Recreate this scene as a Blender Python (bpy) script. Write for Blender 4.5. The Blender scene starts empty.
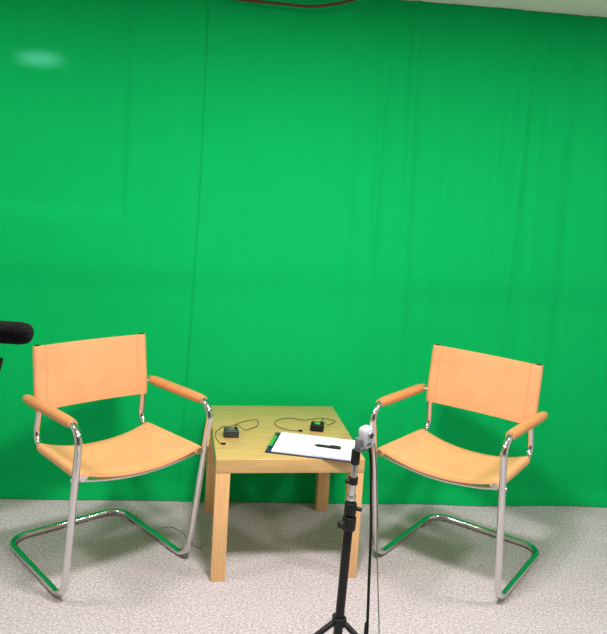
import bpy, bmesh, math, random
from mathutils import Vector, Matrix
random.seed(4)
S=bpy.context.scene; C=S.collection
S.view_settings.view_transform='Standard'
PI=math.pi
# ---------------- camera ----------------
F=789.8; PITCH=math.radians(6.6287); ROLL=math.radians(3.502); CH=1.4964; SY=-64.87
cam=bpy.data.cameras.new('camera'); co=bpy.data.objects.new('camera',cam); C.objects.link(co)
cam.sensor_fit='VERTICAL'; cam.sensor_height=36; cam.lens=F/634*36; cam.shift_y=SY/634; cam.clip_start=.02
co.matrix_world=Matrix.Translation((0,0,CH))@Matrix.Rotation(PI/2-PITCH,4,'X')@Matrix.Rotation(ROLL,4,'Z')
S.camera=co
def ray(px,py):
    dx=px-303.5; dy=py-317-SY; c,s=math.cos(ROLL),math.sin(ROLL)
    X=(dx*c+dy*s)/F; Y=(-dx*s+dy*c)/F
    return Vector((X, math.cos(PITCH)-Y*math.sin(PITCH), -math.sin(PITCH)-Y*math.cos(PITCH)))
def atz(px,py,z):
    d=ray(px,py); t=(z-CH)/d.z; return Vector((d.x*t,d.y*t,z))
def aty(px,py,y):
    d=ray(px,py); t=y/d.y; return Vector((d.x*t,y,CH+d.z*t))
# ---------------- materials ----------------
def mat(name,col,rough=.5,metal=0,spec=.5,noise=None,bump=None,coat=0,sheen=0):
    m=bpy.data.materials.new(name); m.use_nodes=True; n=m.node_tree.nodes; l=m.node_tree.links
    b=n['Principled BSDF']; b.inputs['Base Color'].default_value=(*col,1); b.inputs['Roughness'].default_value=rough
    b.inputs['Metallic'].default_value=metal; b.inputs['Specular IOR Level'].default_value=spec
    b.inputs['Coat Weight'].default_value=coat; b.inputs['Sheen Weight'].default_value=sheen
    tc=n.new('ShaderNodeTexCoord')
    def nz(scale,stretch,detail=4):
        mp=n.new('ShaderNodeMapping'); mp.inputs['Scale'].default_value=stretch; l.new(tc.outputs['Object'],mp.inputs['Vector'])
        t=n.new('ShaderNodeTexNoise'); t.inputs['Scale'].default_value=scale; t.inputs['Detail'].default_value=detail
        l.new(mp.outputs[0],t.inputs['Vector']); return t
    if noise:
        sc,st,lo,hi=noise[:4]
        t=nz(sc,st); r=n.new('ShaderNodeValToRGB'); r.color_ramp.elements[0].position=.32; r.color_ramp.elements[1].position=.68
        r.color_ramp.elements[0].color=(*[c*lo for c in col],1); r.color_ramp.elements[1].color=(*[min(1,c*hi) for c in col],1)
        l.new(t.outputs['Fac'],r.inputs['Fac'])
        out=r.outputs['Color']
        if len(noise)>4:
            sc2,st2,lo2,hi2=noise[4:]
            t2=nz(sc2,st2,2); r2=n.new('ShaderNodeMapRange'); r2.inputs['From Min'].default_value=.35; r2.inputs['From Max'].default_value=.65
            r2.inputs['To Min'].default_value=lo2; r2.inputs['To Max'].default_value=hi2; l.new(t2.outputs['Fac'],r2.inputs['Value'])
            mx=n.new('ShaderNodeVectorMath'); mx.operation='SCALE'; l.new(out,mx.inputs[0]); l.new(r2.outputs[0],mx.inputs['Scale']); out=mx.outputs[0]
        l.new(out,b.inputs['Base Color'])
    if bump:
        sc,st,s,dist=bump; t=nz(sc,st); bp=n.new('ShaderNodeBump'); bp.inputs['Strength'].default_value=s; bp.inputs['Distance'].default_value=dist
        l.new(t.outputs['Fac'],bp.inputs['Height']); l.new(bp.outputs[0],b.inputs['Normal'])
    return m
u1=(1,1,1)
M={}
M['green']=mat('green_cloth',(.0015,.46,.112),.8,0,.08,(3,u1,.99,1.01,30,(1,1,.2),.985,1.015),(500,u1,.15,.001))
M['carpet']=mat('grey_loop_carpet',(.59,.52,.54),.95,0,.1,(115,u1,.64,1.22,5,u1,.98,1.02),(130,u1,.9,.004))
M['paint']=mat('cream_wall_paint',(.70,.68,.65),.85,0,.3,(4,u1,.97,1.02))
M['paintcontrast']=mat('contrast_grey_wall_paint',(.15,.145,.14),.85,0,.3,(4,u1,.97,1.02))  # unseen front wall, darkened to cut bounce and add contrast to the chrome
M['ceil']=mat('white_ceiling',(.85,.86,.83),.9,0,.3,(8,u1,.97,1.02))
M['wood']=mat('birch_veneer',(.62,.39,.145),.26,0,.5,(7,(1,12,12),.90,1.07,60,(1,12,12),.97,1.03),None,.4)
M['woodleg']=mat('birch_leg',(.84,.49,.21),.35,0,.5,(9,(14,14,1),.93,1.05,60,(12,12,1),.97,1.03),None,.2)
M['leather']=mat('tan_leather',(.85,.405,.182),.30,0,.55,(26,u1,.96,1.04,5,u1,.93,1.06),(260,u1,.12,.001))
M['leather_arm']=mat('darker_tan_leather',(.70,.285,.11),.36,0,.5,(22,u1,.95,1.04,4,u1,.97,1.03),(260,u1,.12,.001))
M['stitch']=mat('leather_stitch',(.66,.28,.125),.6,0,.3,(50,u1,.9,1.1))
M['chrome']=mat('chrome_tube',(.73,.72,.71),.11,1,.5,(12,u1,.97,1.02))
M['steel']=mat('brushed_steel',(.65,.65,.65),.3,1,.5,(50,(1,1,.1),.9,1.05))
M['black']=mat('black_plastic',(.006,.0065,.007),.5,0,.35,(40,u1,.8,1.2))
M['rubber']=mat('black_rubber',(.01,.01,.011),.7,0,.3,(60,u1,.8,1.2))
M['foam']=mat('black_foam',(.008,.008,.009),.95,0,.1,(180,u1,.5,1.6),(220,u1,1,.004))
M['white']=mat('grey_white_plastic',(.58,.60,.64),.35,0,.5,(30,u1,.97,1.02))
M['paper']=mat('white_paper',(.88,.90,.96),.8,0,.2,(10,u1,.98,1.01))
M['navy']=mat('dark_clipboard',(.015,.025,.08),.4,0,.5,(30,u1,.8,1.2))
M['lens']=mat('dark_lens',(.02,.02,.03),.08,0,.8,(30,u1,.9,1.1))
M['green_led_refl']=mat('green_plastic_reflection',(.05,.45,.08),.4,0,.5,(30,u1,.9,1.1))  # plastic green on the transmitter, painted reflection on the clip
M['packgrey']=mat('dark_grey_plastic',(.035,.04,.042),.4,0,.5,(30,u1,.9,1.1))
M['brown']=mat('red_brown_cable',(.11,.03,.018),.5,0,.4,(30,u1,.9,1.1))
M['greycable']=mat('grey_cable',(.14,.14,.15),.5,0,.4,(30,u1,.9,1.1))
M['ink']=mat('printed_ink',(.45,.48,.58),.8,0,.2,(30,u1,.9,1.1))
# ---------------- mesh helpers ----------------
def obj(name,bm,m,parent=None,smooth=True,loc=None):
    bmesh.ops.recalc_face_normals(bm,faces=bm.faces)
    me=bpy.data.meshes.new(name); bm.to_mesh(me); bm.free(); me.materials.append(m)
    if smooth:
        for p in me.polygons: p.use_smooth=True
        try: me.set_sharp_from_angle(angle=math.radians(40))
        except Exception: pass
    o=bpy.data.objects.new(name,me); C.objects.link(o)
    if parent: o.parent=parent
    if loc is not None: o.location=loc
    return o
def tag(o,label,cat,group=None):
    o['label']=label; o['category']=cat
    if group:o['group']=group
    return o
def thing(name,label,cat,loc=(0,0,0),rotz=0,group=None):
    o=bpy.data.objects.new(name,None); C.objects.link(o); o.location=loc; o.rotation_euler=(0,0,rotz); o.empty_display_size=.05
    return tag(o,label,cat,group)
def struct(name,bm,m):
    o=obj(name,bm,m,None,False); o['kind']='structure'; return o
def box(bm,c,s,bev=0,rot=None):
    r=bmesh.ops.create_cube(bm,size=1)
    vs=r['verts']
    for v in vs: v.co=Vector((v.co.x*s[0],v.co.y*s[1],v.co.z*s[2]))
    if bev:
        es=list({e for v in vs for e in v.link_edges})
        rr=bmesh.ops.bevel(bm,geom=es,offset=bev,segments=3,affect='EDGES',profile=.5)
        vs=list({v for f in rr['faces'] for v in f.verts}|{v for v in vs if v.is_valid})
    for v in vs:
        if rot: v.co=rot@v.co
        v.co+=Vector(c)
def fillet(pts,r,n=8):
    pts=[Vector(p) for p in pts]; out=[pts[0]]
    for i in range(1,len(pts)-1):
        a,b,c=pts[i-1],pts[i],pts[i+1]
        u=(a-b).normalized(); v=(c-b).normalized(); ang=u.angle(v)
        if ang>PI-.02: out.append(b); continue
        rr=r[i-1] if isinstance(r,(list,tuple)) else r
        t=min(rr/math.tan(ang/2),(a-b).length*.48,(c-b).length*.48); rr=t*math.tan(ang/2)
        cen=b+(u+v).normalized()*(rr/math.sin(ang/2))
        p0=b+u*t-cen; p1=b+v*t-cen; tot=p0.angle(p1); ax=p0.cross(p1).normalized()
        for k in range(n+1): out.append(cen+Matrix.Rotation(tot*k/n,3,ax)@p0)
    out.append(pts[-1]); return out
def spline(pts,n=8):
    P=[Vector(p) for p in pts]; P=[P[0]*2-P[1]]+P+[P[-1]*2-P[-2]]; out=[]
    for i in range(1,len(P)-2):
        for k in range(n):
            t=k/n; a,b,c,d=P[i-1:i+3]
            out.append(.5*((2*b)+(c-a)*t+(2*a-5*b+4*c-d)*t*t+(3*b-a-3*c+d)*t**3))
    out.append(P[-2]); return out
def sweep(bm,pts,r,seg=14,radii=None,flat=1):
    pts=[Vector(p) for p in pts]; n=len(pts)
    T=[((pts[min(i+1,n-1)]-pts[max(i-1,0)]).normalized()) for i in range(n)]
    up=Vector((0,0,1)) if abs(T[0].z)<.9 else Vector((1,0,0))
    N=(up-T[0]*up.dot(T[0])).normalized(); rings=[]
    for i in range(n):
        if i: N=T[i-1].rotation_difference(T[i])@N
        N=(N-T[i]*N.dot(T[i])).normalized(); B=T[i].cross(N); rr=radii[i] if radii else r
        rings.append([bm.verts.new(pts[i]+N*math.cos(2*PI*k/seg)*rr*flat+B*math.sin(2*PI*k/seg)*rr) for k in range(seg)])
    for i in range(n-1):
        for k in range(seg):
            bm.faces.new((rings[i][k],rings[i][(k+1)%seg],rings[i+1][(k+1)%seg],rings[i+1][k]))
    bm.faces.new(rings[0][::-1]); bm.faces.new(rings[-1])
def rodded(bm,a,b,r,seg=20,cham=.15):   # cylinder with rounded ends
    a,b=Vector(a),Vector(b); d=(b-a); L=d.length; d.normalize(); e=min(r*cham,L*.3)
    sweep(bm,[a,a+d*e*.3,a+d*e,b-d*e,b-d*e*.3,b],r,seg,[r*(1-cham),r*(1-cham*.3),r,r,r*(1-cham*.3),r*(1-cham)])
def loft(bm,rings):
    R=[[bm.verts.new(p) for p in ring] for ring in rings]; n=len(R[0])
    for i in range(len(R)-1):
        for k in range(n): bm.faces.new((R[i][k],R[i][(k+1)%n],R[i+1][(k+1)%n],R[i+1][k]))
    bm.faces.new(R[0][::-1]); bm.faces.new(R[-1])
NB=bmesh.new
# ---------------- room ----------------
WY=3.338; WT=math.tan(math.radians(6.34)); CZ=2.178
def wall_y(x): return WY+x*WT
def slab(name,corners,thick,m):
    bm=NB(); a=[bm.verts.new(c) for c in corners]; b=[bm.verts.new(Vector(c)+Vector(thick)) for c in corners]
    n=len(a); bm.faces.new(a); bm.faces.new(b[::-1])
    for i in range(n): bm.faces.new((a[i],b[i],b[(i+1)%n],a[(i+1)%n]))
    return struct(name,bm,m)
X0,X1,Y0=-2.6,2.6,-1.6; OFF=.06; CT=CZ+.002
yb0,yb1=wall_y(X0)+OFF,wall_y(X1)+OFF
slab('floor',[(X0,Y0,0),(X1,Y0,0),(X1,yb1,0),(X0,yb0,0)],(0,0,-.08),M['carpet'])
slab('ceiling',[(X0,Y0,CT),(X1,Y0,CT),(X1,yb1,CT),(X0,yb0,CT)],(0,0,.08),M['ceil'])
slab('wall_back',[(X0,yb0,0),(X1,yb1,0),(X1,yb1,CT),(X0,yb0,CT)],(0,.1,0),M['paint'])
slab('wall_left',[(X0,Y0,0),(X0,yb0,0),(X0,yb0,CT),(X0,Y0,CT)],(-.1,0,0),M['paint'])
slab('wall_right',[(X1,Y0,0),(X1,yb1,0),(X1,yb1,CT),(X1,Y0,CT)],(.1,0,0),M['paint'])
slab('wall_front',[(X0,Y0,0),(X1,Y0,0),(X1,Y0,CT),(X0,Y0,CT)],(0,-.1,0),M['paintcontrast'])
# ---------------- green backdrop: two cloth panels ----------------
def sm(a,b,x):
    t=max(0,min(1,(x-a)/(b-a))); return t*t*(3-2*t)
rf=random.Random(11)
folds=[(rf.uniform(.16,1.5),rf.uniform(.012,.028),rf.uniform(.003,.0075)*(1 if rf.random()<.7 else -1),rf.uniform(-.03,.03),rf.uniform(0,1.2)) for _ in range(34)]
lfold=[(rf.uniform(-1.9,-.6),rf.uniform(.02,.05),rf.uniform(-.0018,.002),rf.uniform(-.03,.03),rf.uniform(0,1)) for _ in range(8)]
seam=aty(198,250,wall_y(-.45)).x
cx=aty(130,120,wall_y(-.75)).x
def depth(x,z,side):
    d=0
    for (fx,w,a,sl,zt) in (folds if side=='r' else lfold):
        d+=a*math.exp(-((x-fx-sl*(z-1.1))/w)**2)*(.35+.65*sm(zt-.6,zt+.5,z))
    if side=='r': d+=.006*math.sin(x*9+.8*z)*sm(.1,.8,x)
    else:
        d+=.003*math.sin(x*5+z)*(1-sm(-.9,-.55,x))
        # a large square crease, pressed slightly away from the room
        d+=.010*(1-sm(cx-.03,cx+.01,x))*sm(1.22,1.30,z)*(sm(cx-.9,cx+.05,x)-1)
        d-=.009*(1-sm(cx-.025,cx+.005,x))*sm(1.20,1.26,z)*(1-sm(2.02,2.08,z))
    d+=.0100*sm(.90,1.03,z)*(1-sm(1.03,1.9,z))      # shallow horizontal crease left from the folded storage
    d+=.02*(1-sm(0,.12,z))**2                       # the hem eases forward on the carpet
    return d
def panel(name,xa,xb,side,lift,label):
    bm=NB(); nx=int((xb-xa)/.009); nz=110; g=[]
    for t in (0,.0010):
        rows=[]
        for j in range(nz+1):
            z=.003+(CZ-.003)*j/nz
            row=[]
            for i in range(nx+1):
                x=xa+(xb-xa)*i/nx; e=0
                if side=='r':
                    x-=.035*(1-sm(-.2,1.5,z))*(1-(x-xa)/(xb-xa))
                    e=.0015*math.exp(-((i*.009)/.05)**2)
                row.append(bm.verts.new((x,wall_y(x)-depth(x,z,side)-lift-e+t,z)))
            rows.append(row)
        g.append(rows)
    for t in (0,1):
        for j in range(nz):
            for i in range(nx):
                q=(g[t][j][i],g[t][j][i+1],g[t][j+1][i+1],g[t][j+1][i]); bm.faces.new(q if t==0 else q[::-1])
    for i in range(nx):
        for j in (0,nz): bm.faces.new((g[0][j][i],g[0][j][i+1],g[1][j][i+1],g[1][j][i]))
    for j in range(nz):
        for i in (0,nx): bm.faces.new((g[0][j][i],g[0][j+1][i],g[1][j+1][i],g[1][j][i]))
    return tag(obj(name,bm,M['green']),label,'backdrop')
panel('green_backdrop',-2.35,seam+.05,'l',0.0,'smooth green cloth backdrop panel left of the vertical overlap seam, behind the left chair')
panel('green_backdrop',seam,2.35,'r',.0030,'wide green cloth backdrop panel with vertical folds, behind the table and right chair')
# ---------------- table ----------------
TX,TY,TR=-.046,2.972,math.radians(9.6); TW,TD=.53,.60
t=thing('side_table','square birch veneer side table with chunky square legs between the two chairs','table',(TX,TY,0),TR)
bm=NB(); box(bm,(0,0,.425),(TW,TD,.05),.0015); obj('tabletop',bm,M['wood'],t)
for sx in (-1,1):
    for sy in (-1,1):
        bm=NB(); box(bm,(sx*(TW/2-.026),sy*(TD/2-.026),.2),(.05,.05,.4),.0015); obj('leg',bm,M['woodleg'],t)
# ---------------- chairs ----------------
OW,BW,IW,BK,R=.248,.241,.222,.207,.0122
def make_chair(label,loc,rot,group):
    t=thing('cantilever_armchair',label,'chair',loc,rot,group)
    BR=.236
    P=[(-OW,.085,.612),(-OW,-.315,.627),(-BW,-.216,R),(-BR,.284,R),(BR,.284,R),(BW,-.216,R),(OW,-.315,.627),(OW,.085,.612)]
    bm=NB(); sweep(bm,fillet(P,[.055,.085,.075,.075,.085,.055],12),R,16); obj('base_frame',bm,M['chrome'],t)
    for s in (-1,1):
        Q=[(s*BK,.112,.785),(s*BK,.085,.57),(s*(BK+.004),.105,.44),(s*IW,-.292,.452)]
        bm=NB(); sweep(bm,fillet(Q,[.15,.05]),R*.95,16); obj('seat_tube',bm,M['chrome'],t)
    bm=NB(); sweep(bm,spline([(-IW,-.270,.440),(-.17,-.268,.426),(-.08,-.266,.413),(0,-.265,.408),(.08,-.266,.413),(.17,-.268,.426),(IW,-.270,.440)]),.005,12); obj('crossbar',bm,M['chrome'],t)
    bm=NB(); sweep(bm,spline([(-BK,.06,.430),(-.1,.06,.398),(0,.06,.385),(.1,.06,.398),(BK,.06,.430)]),.0055,12); obj('crossbar',bm,M['chrome'],t)
    for s in (-1,1):
        bm=NB(); rodded(bm,(s*(IW-.01),-.286,.452),(s*(OW+.014),-.286,.452),.006,14,.3); obj('bolt',bm,M['steel'],t)
        bm=NB(); rodded(bm,(s*(BK-.012),.094,.612),(s*(OW+.004),.08,.612),.008,14,.3); obj('bolt',bm,M['steel'],t)
    def prof(half,Rr,sag,th,n=22):
        pr=[]
        f=lambda u: -sag*(1-abs(u)**2.2)
        for i in range(n+1):
            u=-1+2*i/n; pr.append((u*half,f(u)+Rr))
        for k in range(1,13):
            a=math.radians(90-k*18.5); pr.append((half+Rr*math.cos(a),Rr*math.sin(a)))
        for i in range(n+1):
            u=.90-1.8*i/n; pr.append((u*half,f(u)+Rr-th))
        for k in range(12,0,-1):
            a=math.radians(90+k*18.5); pr.append((-half+Rr*math.cos(a),Rr*math.sin(a)))
        return pr
    hw=lambda v: IW+(BK+.004-IW)*v
    bm=NB(); rings=[]; n=16
    for i in range(n+1):
        v=i/n; y=-.287+v*.345; z=.452-.0105*v
        sag=.038+.014*math.sin(PI*v); rr=R+.0045-(.002 if i in (0,n) else 0)
        rings.append([Vector((a,y,z+b)) for a,b in prof(hw(v),rr,sag,.006)])
    loft(bm,rings); seat=obj('seat',bm,M['leather'],t)
    for yy in (-.277,.045):
        v=(yy+.287)/.345; pr=prof(hw(v),R+.0049,.038+.014*math.sin(PI*v),.005)[:23]
        bm=NB(); sweep(bm,[Vector((a,yy,.452-.0105*v+b+.0002)) for a,b in pr],.0006,6); obj('stitching',bm,M['stitch'],seat)
    a0=Vector((0,.0845,.566)); a1=Vector((0,.1135,.793)); ax=(a1-a0); L=ax.length; ax.normalize(); nf=Vector((0,-ax.z,ax.y))
    bm=NB(); rings=[]; n=10
    for i in range(n+1):
        v=i/n; o=a0+ax*L*v; rr=R+.0045-(.002 if i in (0,n) else 0)
        rings.append([o+Vector((p,0,0))+nf*q for p,q in prof(BK,rr,.022,.005)])
    loft(bm,rings); back=obj('backrest',bm,M['leather'],t)
    for s in (-1,1):
        bm=NB(); xx=s*(BK-.026); q=-.022*(1-abs(xx/BK)**2.2)+R+.0049
        sweep(bm,[a0+ax*L*v/10+Vector((xx,0,0))+nf*q for v in range(11)],.0006,6); obj('stitching',bm,M['stitch'],back)
        bm=NB(); o=a1; rodded(bm,o+Vector((s*BK,0,0))-ax*.01,o+Vector((s*BK,0,0))+ax*.003,.0120,16,.3); obj('end_cap',bm,M['rubber'],t)
    for s in (-1,1):
        b0=Vector((s*OW,.100,.6135)); b1=Vector((s*OW,-.262,.627)); m_=[b0.lerp(b1,k/12) for k in range(13)]
        rad=[.015]+[.0195]*11+[.016]; rad[1]=.0185; rad[11]=.0188
        bm=NB(); sweep(bm,m_,.019,20,rad,.88); ar=obj('armrest',bm,M['leather_arm'],t)
        bm=NB(); sweep(bm,[p+Vector((-s*.012,0,-.0135)) for p in m_[1:-1]],.0009,6); obj('stitching',bm,M['stitch'],ar)
    for s in (-1,1):
        for y in (-.11,.17):
            bm=NB(); box(bm,(s*(BW-.005 if y>0 else BW-.001),y,.0035),(.018,.045,.007),.002); obj('floor_glide',bm,M['rubber'],t)
    return t
ch=make_chair('tan leather and chrome tube armchair left of the wooden table, turned to the right',(-.684,2.767,0),math.radians(42.0),None)
c2=ch.copy(); C.objects.link(c2); c2.location=(.6673,2.9051,0); c2.rotation_euler=(0,0,math.radians(-34.2))
c2['label']='tan leather and chrome tube armchair right of the wooden table, turned to the left'
for a in list(ch.children):
    b=a.copy(); C.objects.link(b); b.parent=c2
    for g in a.children:
        d=g.copy(); C.objects.link(d); d.parent=b
for x in (ch,c2): x['group']='leather armchairs either side of the table'
# ---------------- things on the table ----------------
TT=.45
def flatrot(a,b):
    d=b-a; return math.atan2(d.y,d.x)
pa,pb=atz(264,451,TT),atz(349,461,TT); pc=atz(283,437,TT); pd=atz(355,442,TT)
cc=(pa+pb+pc+pd)/4; ang=flatrot(pa,pb)
t=thing('clipboard','dark clipboard lying at the front right of the wooden table under white paper','clipboard',(cc.x,cc.y,TT),ang)
bm=NB(); box(bm,(0,0,.0022),(.318,.211,.004),.0012); obj('board',bm,M['navy'],t)
bm=NB(); box(bm,(-.150,0,.008),(.014,.10,.006),.002); rodded(bm,(-.148,-.045,.012),(-.148,.045,.012),.004); cl=obj('clip',bm,M['green_led_refl'],t); cl['label']='clip with painted green reflection'  # the clip's green is a reflection put into its colour
bm=NB()
for k in range(5): box(bm,(.008+random.uniform(-.002,.002),random.uniform(-.002,.002)+.001,.0050+k*.0011),(.286,.198,.0009))
pp=tag(obj('paper_stack',bm,M['paper'],None,False,(cc.x,cc.y,TT)),'white sheets of paper lying on the dark clipboard','paper'); pp.rotation_euler=(0,0,ang)
bm=NB()
for k in range(8):
    box(bm,(-.09,.070-k*.016,.01015),(.05+.03*random.random(),.0018,.0002))
o=obj('printed_lines',bm,M['ink'],pp,False)
p0=atz(314,444.5,TT+.016); p1=atz(341,448,TT+.016)
t=thing('pen','black pen lying on the white papers','pen',((p0+p1)/2),flatrot(p0,p1))
t.location.z=TT+.0152
L=(p1-p0).length/2
bm=NB(); sweep(bm,[(-L,0,0),(-L+.012,0,0),(-L+.013,0,0),(L*.2,0,0)],.0045,14,[.001,.004,.0046,.0046]); obj('barrel',bm,M['black'],t)
bm=NB(); rodded(bm,(L*.2,0,0),(L,0,0),.0054,14,.3); box(bm,(L*.6,0,.0065),(L*.7,.003,.0016)); obj('cap',bm,M['black'],t)
def pack(px,py,w,rot,label,cabpx,grn):
    p=atz(px,py,TT); t=thing('microphone_transmitter',label,'microphone transmitter',(p.x,p.y,TT),rot,'small dark transmitters on the table')
    bm=NB(); box(bm,(0,0,.014),(w,.045,.027),.004); obj('body',bm,M['packgrey'] if not grn else M['black'],t)
    bm=NB(); box(bm,(0,-.004,.0285),(w*.45,.02,.003),.001); obj('top_button',bm,M['greycable'] if not grn else M['green_led_refl'],t)
    bm=NB(); box(bm,(0,.0255,.015),(w*.5,.003,.02),.001); obj('belt_clip',bm,M['steel'],t)
    bm=NB(); rodded(bm,(w*.3,.006,.026),(w*.3,.006,.036),.004); obj('plug',bm,M['black'],t)
    mw=Matrix.Translation((p.x,p.y,TT))@Matrix.Rotation(rot,4,'Z'); st=mw@Vector((w*.3,.006,.036))
    pts=[st,st+Vector((.004,.008,.004))]+[atz(a,b,TT+.0025) for a,b in cabpx]
    sp=spline(pts,10)
    for q in sp: q.z=max(q.z,TT+.0022)
    inv=mw.inverted(); bm=NB(); sweep(bm,[inv@q for q in sp],.0011,8); lead=obj('lead',bm,M['rubber'],t)
    e=inv@sp[-1]; bm=NB(); rodded(bm,(e.x-.006,e.y,.0042),(e.x+.010,e.y,.0042),.0035,12,.4); obj('microphone_capsule',bm,M['foam'],lead)
pack(231,436,.056,.15,'small dark grey transmitter with coiled lead at the left side of the table',[(246,430),(257,426),(257,420),(245,421),(231,426),(222,427),(215,434),(219,442),(223,444)],False)
pack(317,430,.052,-.1,'small black transmitter with green top and looped lead near the back right of the table',[(328,425),(335,421),(320,418),(305,420),(288,418),(276,421),(277,426),(289,430),(300,431)],True)
# ---------------- tripod stand in the foreground ----------------
SYD=2.15
b=aty(342,590,SYD); base=Vector((b.x-.002,SYD,0))
t=thing('tripod_stand','black tripod stand with knobs and silver upper tube in front of the wooden table','tripod stand',base)
zt=lambda py:(aty(350,py,SYD).z)
zh=zt(622)
def lean(z): return Vector((.028*(z-zh),0,z))
bm=NB(); rodded(bm,lean(max(.06,zh-.14)),lean(zt(522)),.0130,20,.1); obj('lower_column',bm,M['black'],t)
bm=NB(); rodded(bm,lean(zt(524)),lean(zt(488)),.0095,20,.1); obj('upper_column',bm,M['black'],t)
bm=NB(); rodded(bm,lean(zt(530)),lean(zt(516)),.0200,20,.2); cl=obj('clamp_collar',bm,M['black'],t)
bm=NB(); q=lean(zt(522)); rodded(bm,q+Vector((-.012,-.010,0)),q+Vector((-.030,-.026,.0)),.010,12,.3); obj('knob',bm,M['black'],cl)
bm=NB(); rodded(bm,lean(zt(514)),lean(zt(502)),.0175,20,.2); cl=obj('clamp_collar',bm,M['black'],t)
bm=NB(); q=lean(zt(507)); rodded(bm,q+Vector((.012,-.005,0)),q+Vector((.030,-.014,0)),.006,12); obj('knob',bm,M['black'],cl)
bm=NB(); rodded(bm,lean(zt(500)),lean(zt(462)),.0100,18,.1); obj('column_tip',bm,M['steel'],t)
bm=NB(); rodded(bm,lean(zt(500)),lean(zt(494)),.0130,18,.2); obj('silver_ring',bm,M['steel'],t)
bm=NB(); rodded(bm,lean(zt(484)),lean(zt(476)),.0135,18,.2); mh=obj('mount_head',bm,M['black'],t)
bm=NB(); q=lean(zt(480)); rodded(bm,q+Vector((-.008,-.005,0)),q+Vector((-.022,-.014,0)),.006,12); obj('knob',bm,M['black'],mh)
bm=NB(); rodded(bm,lean(zt(464)),lean(zt(449)),.0130,18,.3); obj('mount_head',bm,M['black'],t)
bm=NB(); rodded(bm,lean(zh-.012),lean(zh+.014),.021,22,.2); obj('leg_hub',bm,M['black'],t)
bm=NB(); rodded(bm,lean(zh-.13),lean(zh-.11),.018,22,.2); obj('brace_collar',bm,M['black'],t)
for a in (203,330,88):
    a=math.radians(a); d=Vector((math.cos(a),math.sin(a),0)); top=Vector((0,0,zh))+d*.018; foot=d*.30+Vector((0,0,.012))
    bm=NB(); sweep(bm,[top,foot],.0085,12); lg=obj('leg',bm,M['black'],t)
    bm=NB(); rodded(bm,foot+(top-foot).normalized()*.03,foot-(top-foot).normalized()*.004,.0115,12,.3); obj('rubber_foot',bm,M['rubber'],lg)
    bm=NB(); sweep(bm,[Vector((0,0,zh-.12))+d*.016,top.lerp(foot,.5)],.004,8); obj('brace',bm,M['black'],t)
# small grey white camera on top
p=aty(366,437,SYD); top=base+lean(zt(449)); CR=math.radians(40)
t=thing('small_camera','small grey white camera with dark lens clipped on top of the black tripod stand','camera',p,CR)
bm=NB(); n=14; rings=[]
sg=lambda v:math.copysign(abs(v)**.45,v)
for i in range(n+1):
    a=-PI/2+PI*i/n; y=.016*math.sin(a); k=max(.02,math.cos(a))**.25
    rings.append([Matrix.Rotation(-.14,3,'Y')@Vector((.0175*k*sg(math.cos(2*PI*j/28)),y,.033*k*sg(math.sin(2*PI*j/28)))) for j in range(28)])
loft(bm,rings); bd=obj('body',bm,M['white'],t)
bm=NB(); rodded(bm,(.001,-.012,.009),(.001,-.0210,.009),.0110,24,.2); ln=obj('lens_ring',bm,M['steel'],t)
bm=NB(); rodded(bm,(.001,-.0200,.009),(.001,-.0225,.009),.0080,24,.3); obj('lens',bm,M['lens'],ln)
bm=NB(); box(bm,(-.002,-.0165,-.016),(.016,.003,.008),.001); obj('front_slot',bm,M['greycable'],bd)
bm=NB(); box(bm,(-.012,.004,-.032),(.032,.024,.014),.003); box(bm,(-.023,.004,-.018),(.010,.022,.034),.002); obj('clip_jaw',bm,M['greycable'],t)
mwc=Matrix.Translation(p)@Matrix.Rotation(CR,4,'Z'); inv=mwc.inverted()
bm=NB(); sweep(bm,spline([inv@top,inv@(top+Vector((0.002,0,.006))),Vector((-.012,0.004,-.030))]),.007,12); obj('mount_arm',bm,M['steel'],t)
def cable(name,pts,r,m,label,n=10):
    bm=NB(); sp=spline(pts,n)
    sweep(bm,sp,r,10); return tag(obj(name,bm,m),label,'cable')
yy=SYD+.01
fl=aty(365,634,yy)
cable('cable',[p+Vector((.012,.002,-.030)),aty(371,462,yy),aty(371,490,yy),aty(371,530,yy),aty(369,580,yy+.01),aty(367,634,yy+.02),Vector((fl.x+.004,yy+.03,.15)),Vector((fl.x+.006,yy+.035,.0045))],.0042,M['rubber'],'thick black cable hanging beside the tripod stand from the white camera')
cable('cable',[p+Vector((.026,.012,-.020)),aty(376,462,yy+.04),aty(377,500,yy+.06),aty(377,545,yy+.07),aty(378,590,yy+.08),aty(379,634,yy+.08),Vector((fl.x+.045,yy+.08,.05)),Vector((fl.x+.045,yy+.08,.003))],.0017,M['greycable'],'thin grey wire hanging just right of the thick black cable')
KY=3.235
cable('cable',[Vector((aty(213,0,KY).x,KY,CZ-.005)),aty(226,-4,KY),aty(243,0,KY),aty(262,2,KY),aty(288,4.5,KY),aty(312,6.5,KY),aty(335,4,KY),aty(352,0,KY),Vector((aty(372,0,KY).x,KY,CZ-.005))],.0062,M['brown'],'reddish brown cable sagging from the ceiling above the green backdrop')
cable('cable',[atz(a,b,.002) for a,b in [(160,528),(170,527),(180,531),(187,538),(193,545),(200,548),(206,542)]],.0013,M['greycable'],'thin dark wire lying on the carpet between left chair and table')
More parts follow.
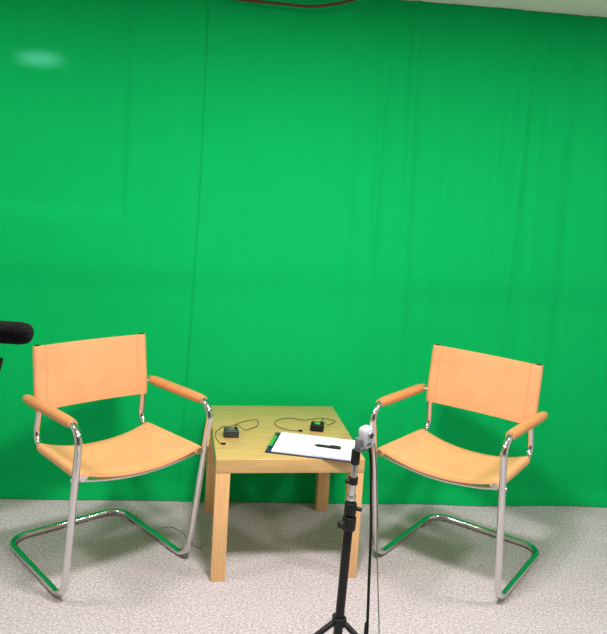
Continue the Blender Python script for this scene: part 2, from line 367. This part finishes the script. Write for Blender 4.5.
# ---------------- foam covered microphone at the left edge ----------------
MY=1.6
m0=aty(33,334,MY); mid=aty(-34,334,MY)
t=thing('shotgun_microphone','black foam covered microphone poking in at the left edge above the left chair','microphone',(mid.x,MY,m0.z))
L=m0.x-mid.x
bm=NB(); sweep(bm,[(L*f,0,0) for f in (.0,.02,.06,.2,.5,.8,.92,.97,1.0)],.023,24,[.014,.02,.0225,.0235,.0235,.0235,.021,.015,.006]); obj('windscreen',bm,M['foam'],t)
bm=NB(); rodded(bm,(-.13,0,0),(.02,0,0),.010,18,.2); obj('barrel',bm,M['black'],t)
t2=thing('microphone_stand','black microphone stand at the left edge below the foam covered microphone','microphone stand',(aty(-7,370,MY).x,MY,0))
sx=t2.location.x; zz=m0.z; k=mid.x-sx
bm=NB(); rodded(bm,(0,0,.02),(0,0,zz-.10),.010,16,.1); obj('pole',bm,M['black'],t2)
bm=NB(); sweep(bm,spline([(0,0,zz-.11),(0.0,0,zz-.08),(-.03,0,zz-.05),(k-.03,0,zz-.024)]),.006,12); rodded(bm,(k-.05,0,zz-.019),(k-.01,0,zz-.019),.007,12); obj('swivel_mount',bm,M['black'],t2)
bm=NB(); sweep(bm,[(0,0,zz-.125),(.017,-.004,zz-.055)],.006,12); obj('lever',bm,M['black'],t2)
bm=NB(); rodded(bm,(0,0,0.001),(0,0,.025),.13,40,.06); obj('base_plate',bm,M['black'],t2)
# ---------------- lights ----------------
def area(loc,sx,sy,e,col=(1,.965,.94),rot=(0,0,0),spread=180):
    l=bpy.data.lights.new('ceiling_lamp','AREA'); l.shape='RECTANGLE'; l.size=sx; l.size_y=sy; l.energy=e; l.color=col; l.spread=math.radians(spread)
    o=bpy.data.objects.new('ceiling_lamp',l); C.objects.link(o); o.location=loc; o.rotation_euler=rot; return o
area((-1.35,2.05,2.16),.25,.25,14)
area((1.45,2.2,2.16),.25,.25,17)
area((.12,1.82,2.16),.28,.2,45)
area((.1,.5,2.16),1.2,.5,12)
sp=bpy.data.lights.new('added_highlight_spot','SPOT'); sp.energy=1200; sp.spot_size=math.radians(10); sp.spot_blend=1; sp.shadow_soft_size=.03; sp.color=(1,.04,.15)  # added spot, tinted red to imitate the pale highlight on the cloth
so=bpy.data.objects.new('added_highlight_spot',sp); C.objects.link(so)
tg=aty(39,58,wall_y(-1.1)); so.location=(-1.0,1.9,2.1); d=tg-so.location
so.rotation_euler=d.to_track_quat('-Z','Y').to_euler(); so.scale=(1,.20,1)
w=bpy.data.worlds.new('world'); S.world=w; w.use_nodes=True; w.node_tree.nodes['Background'].inputs[0].default_value=(.8,.85,.9,1); w.node_tree.nodes['Background'].inputs[1].default_value=.3
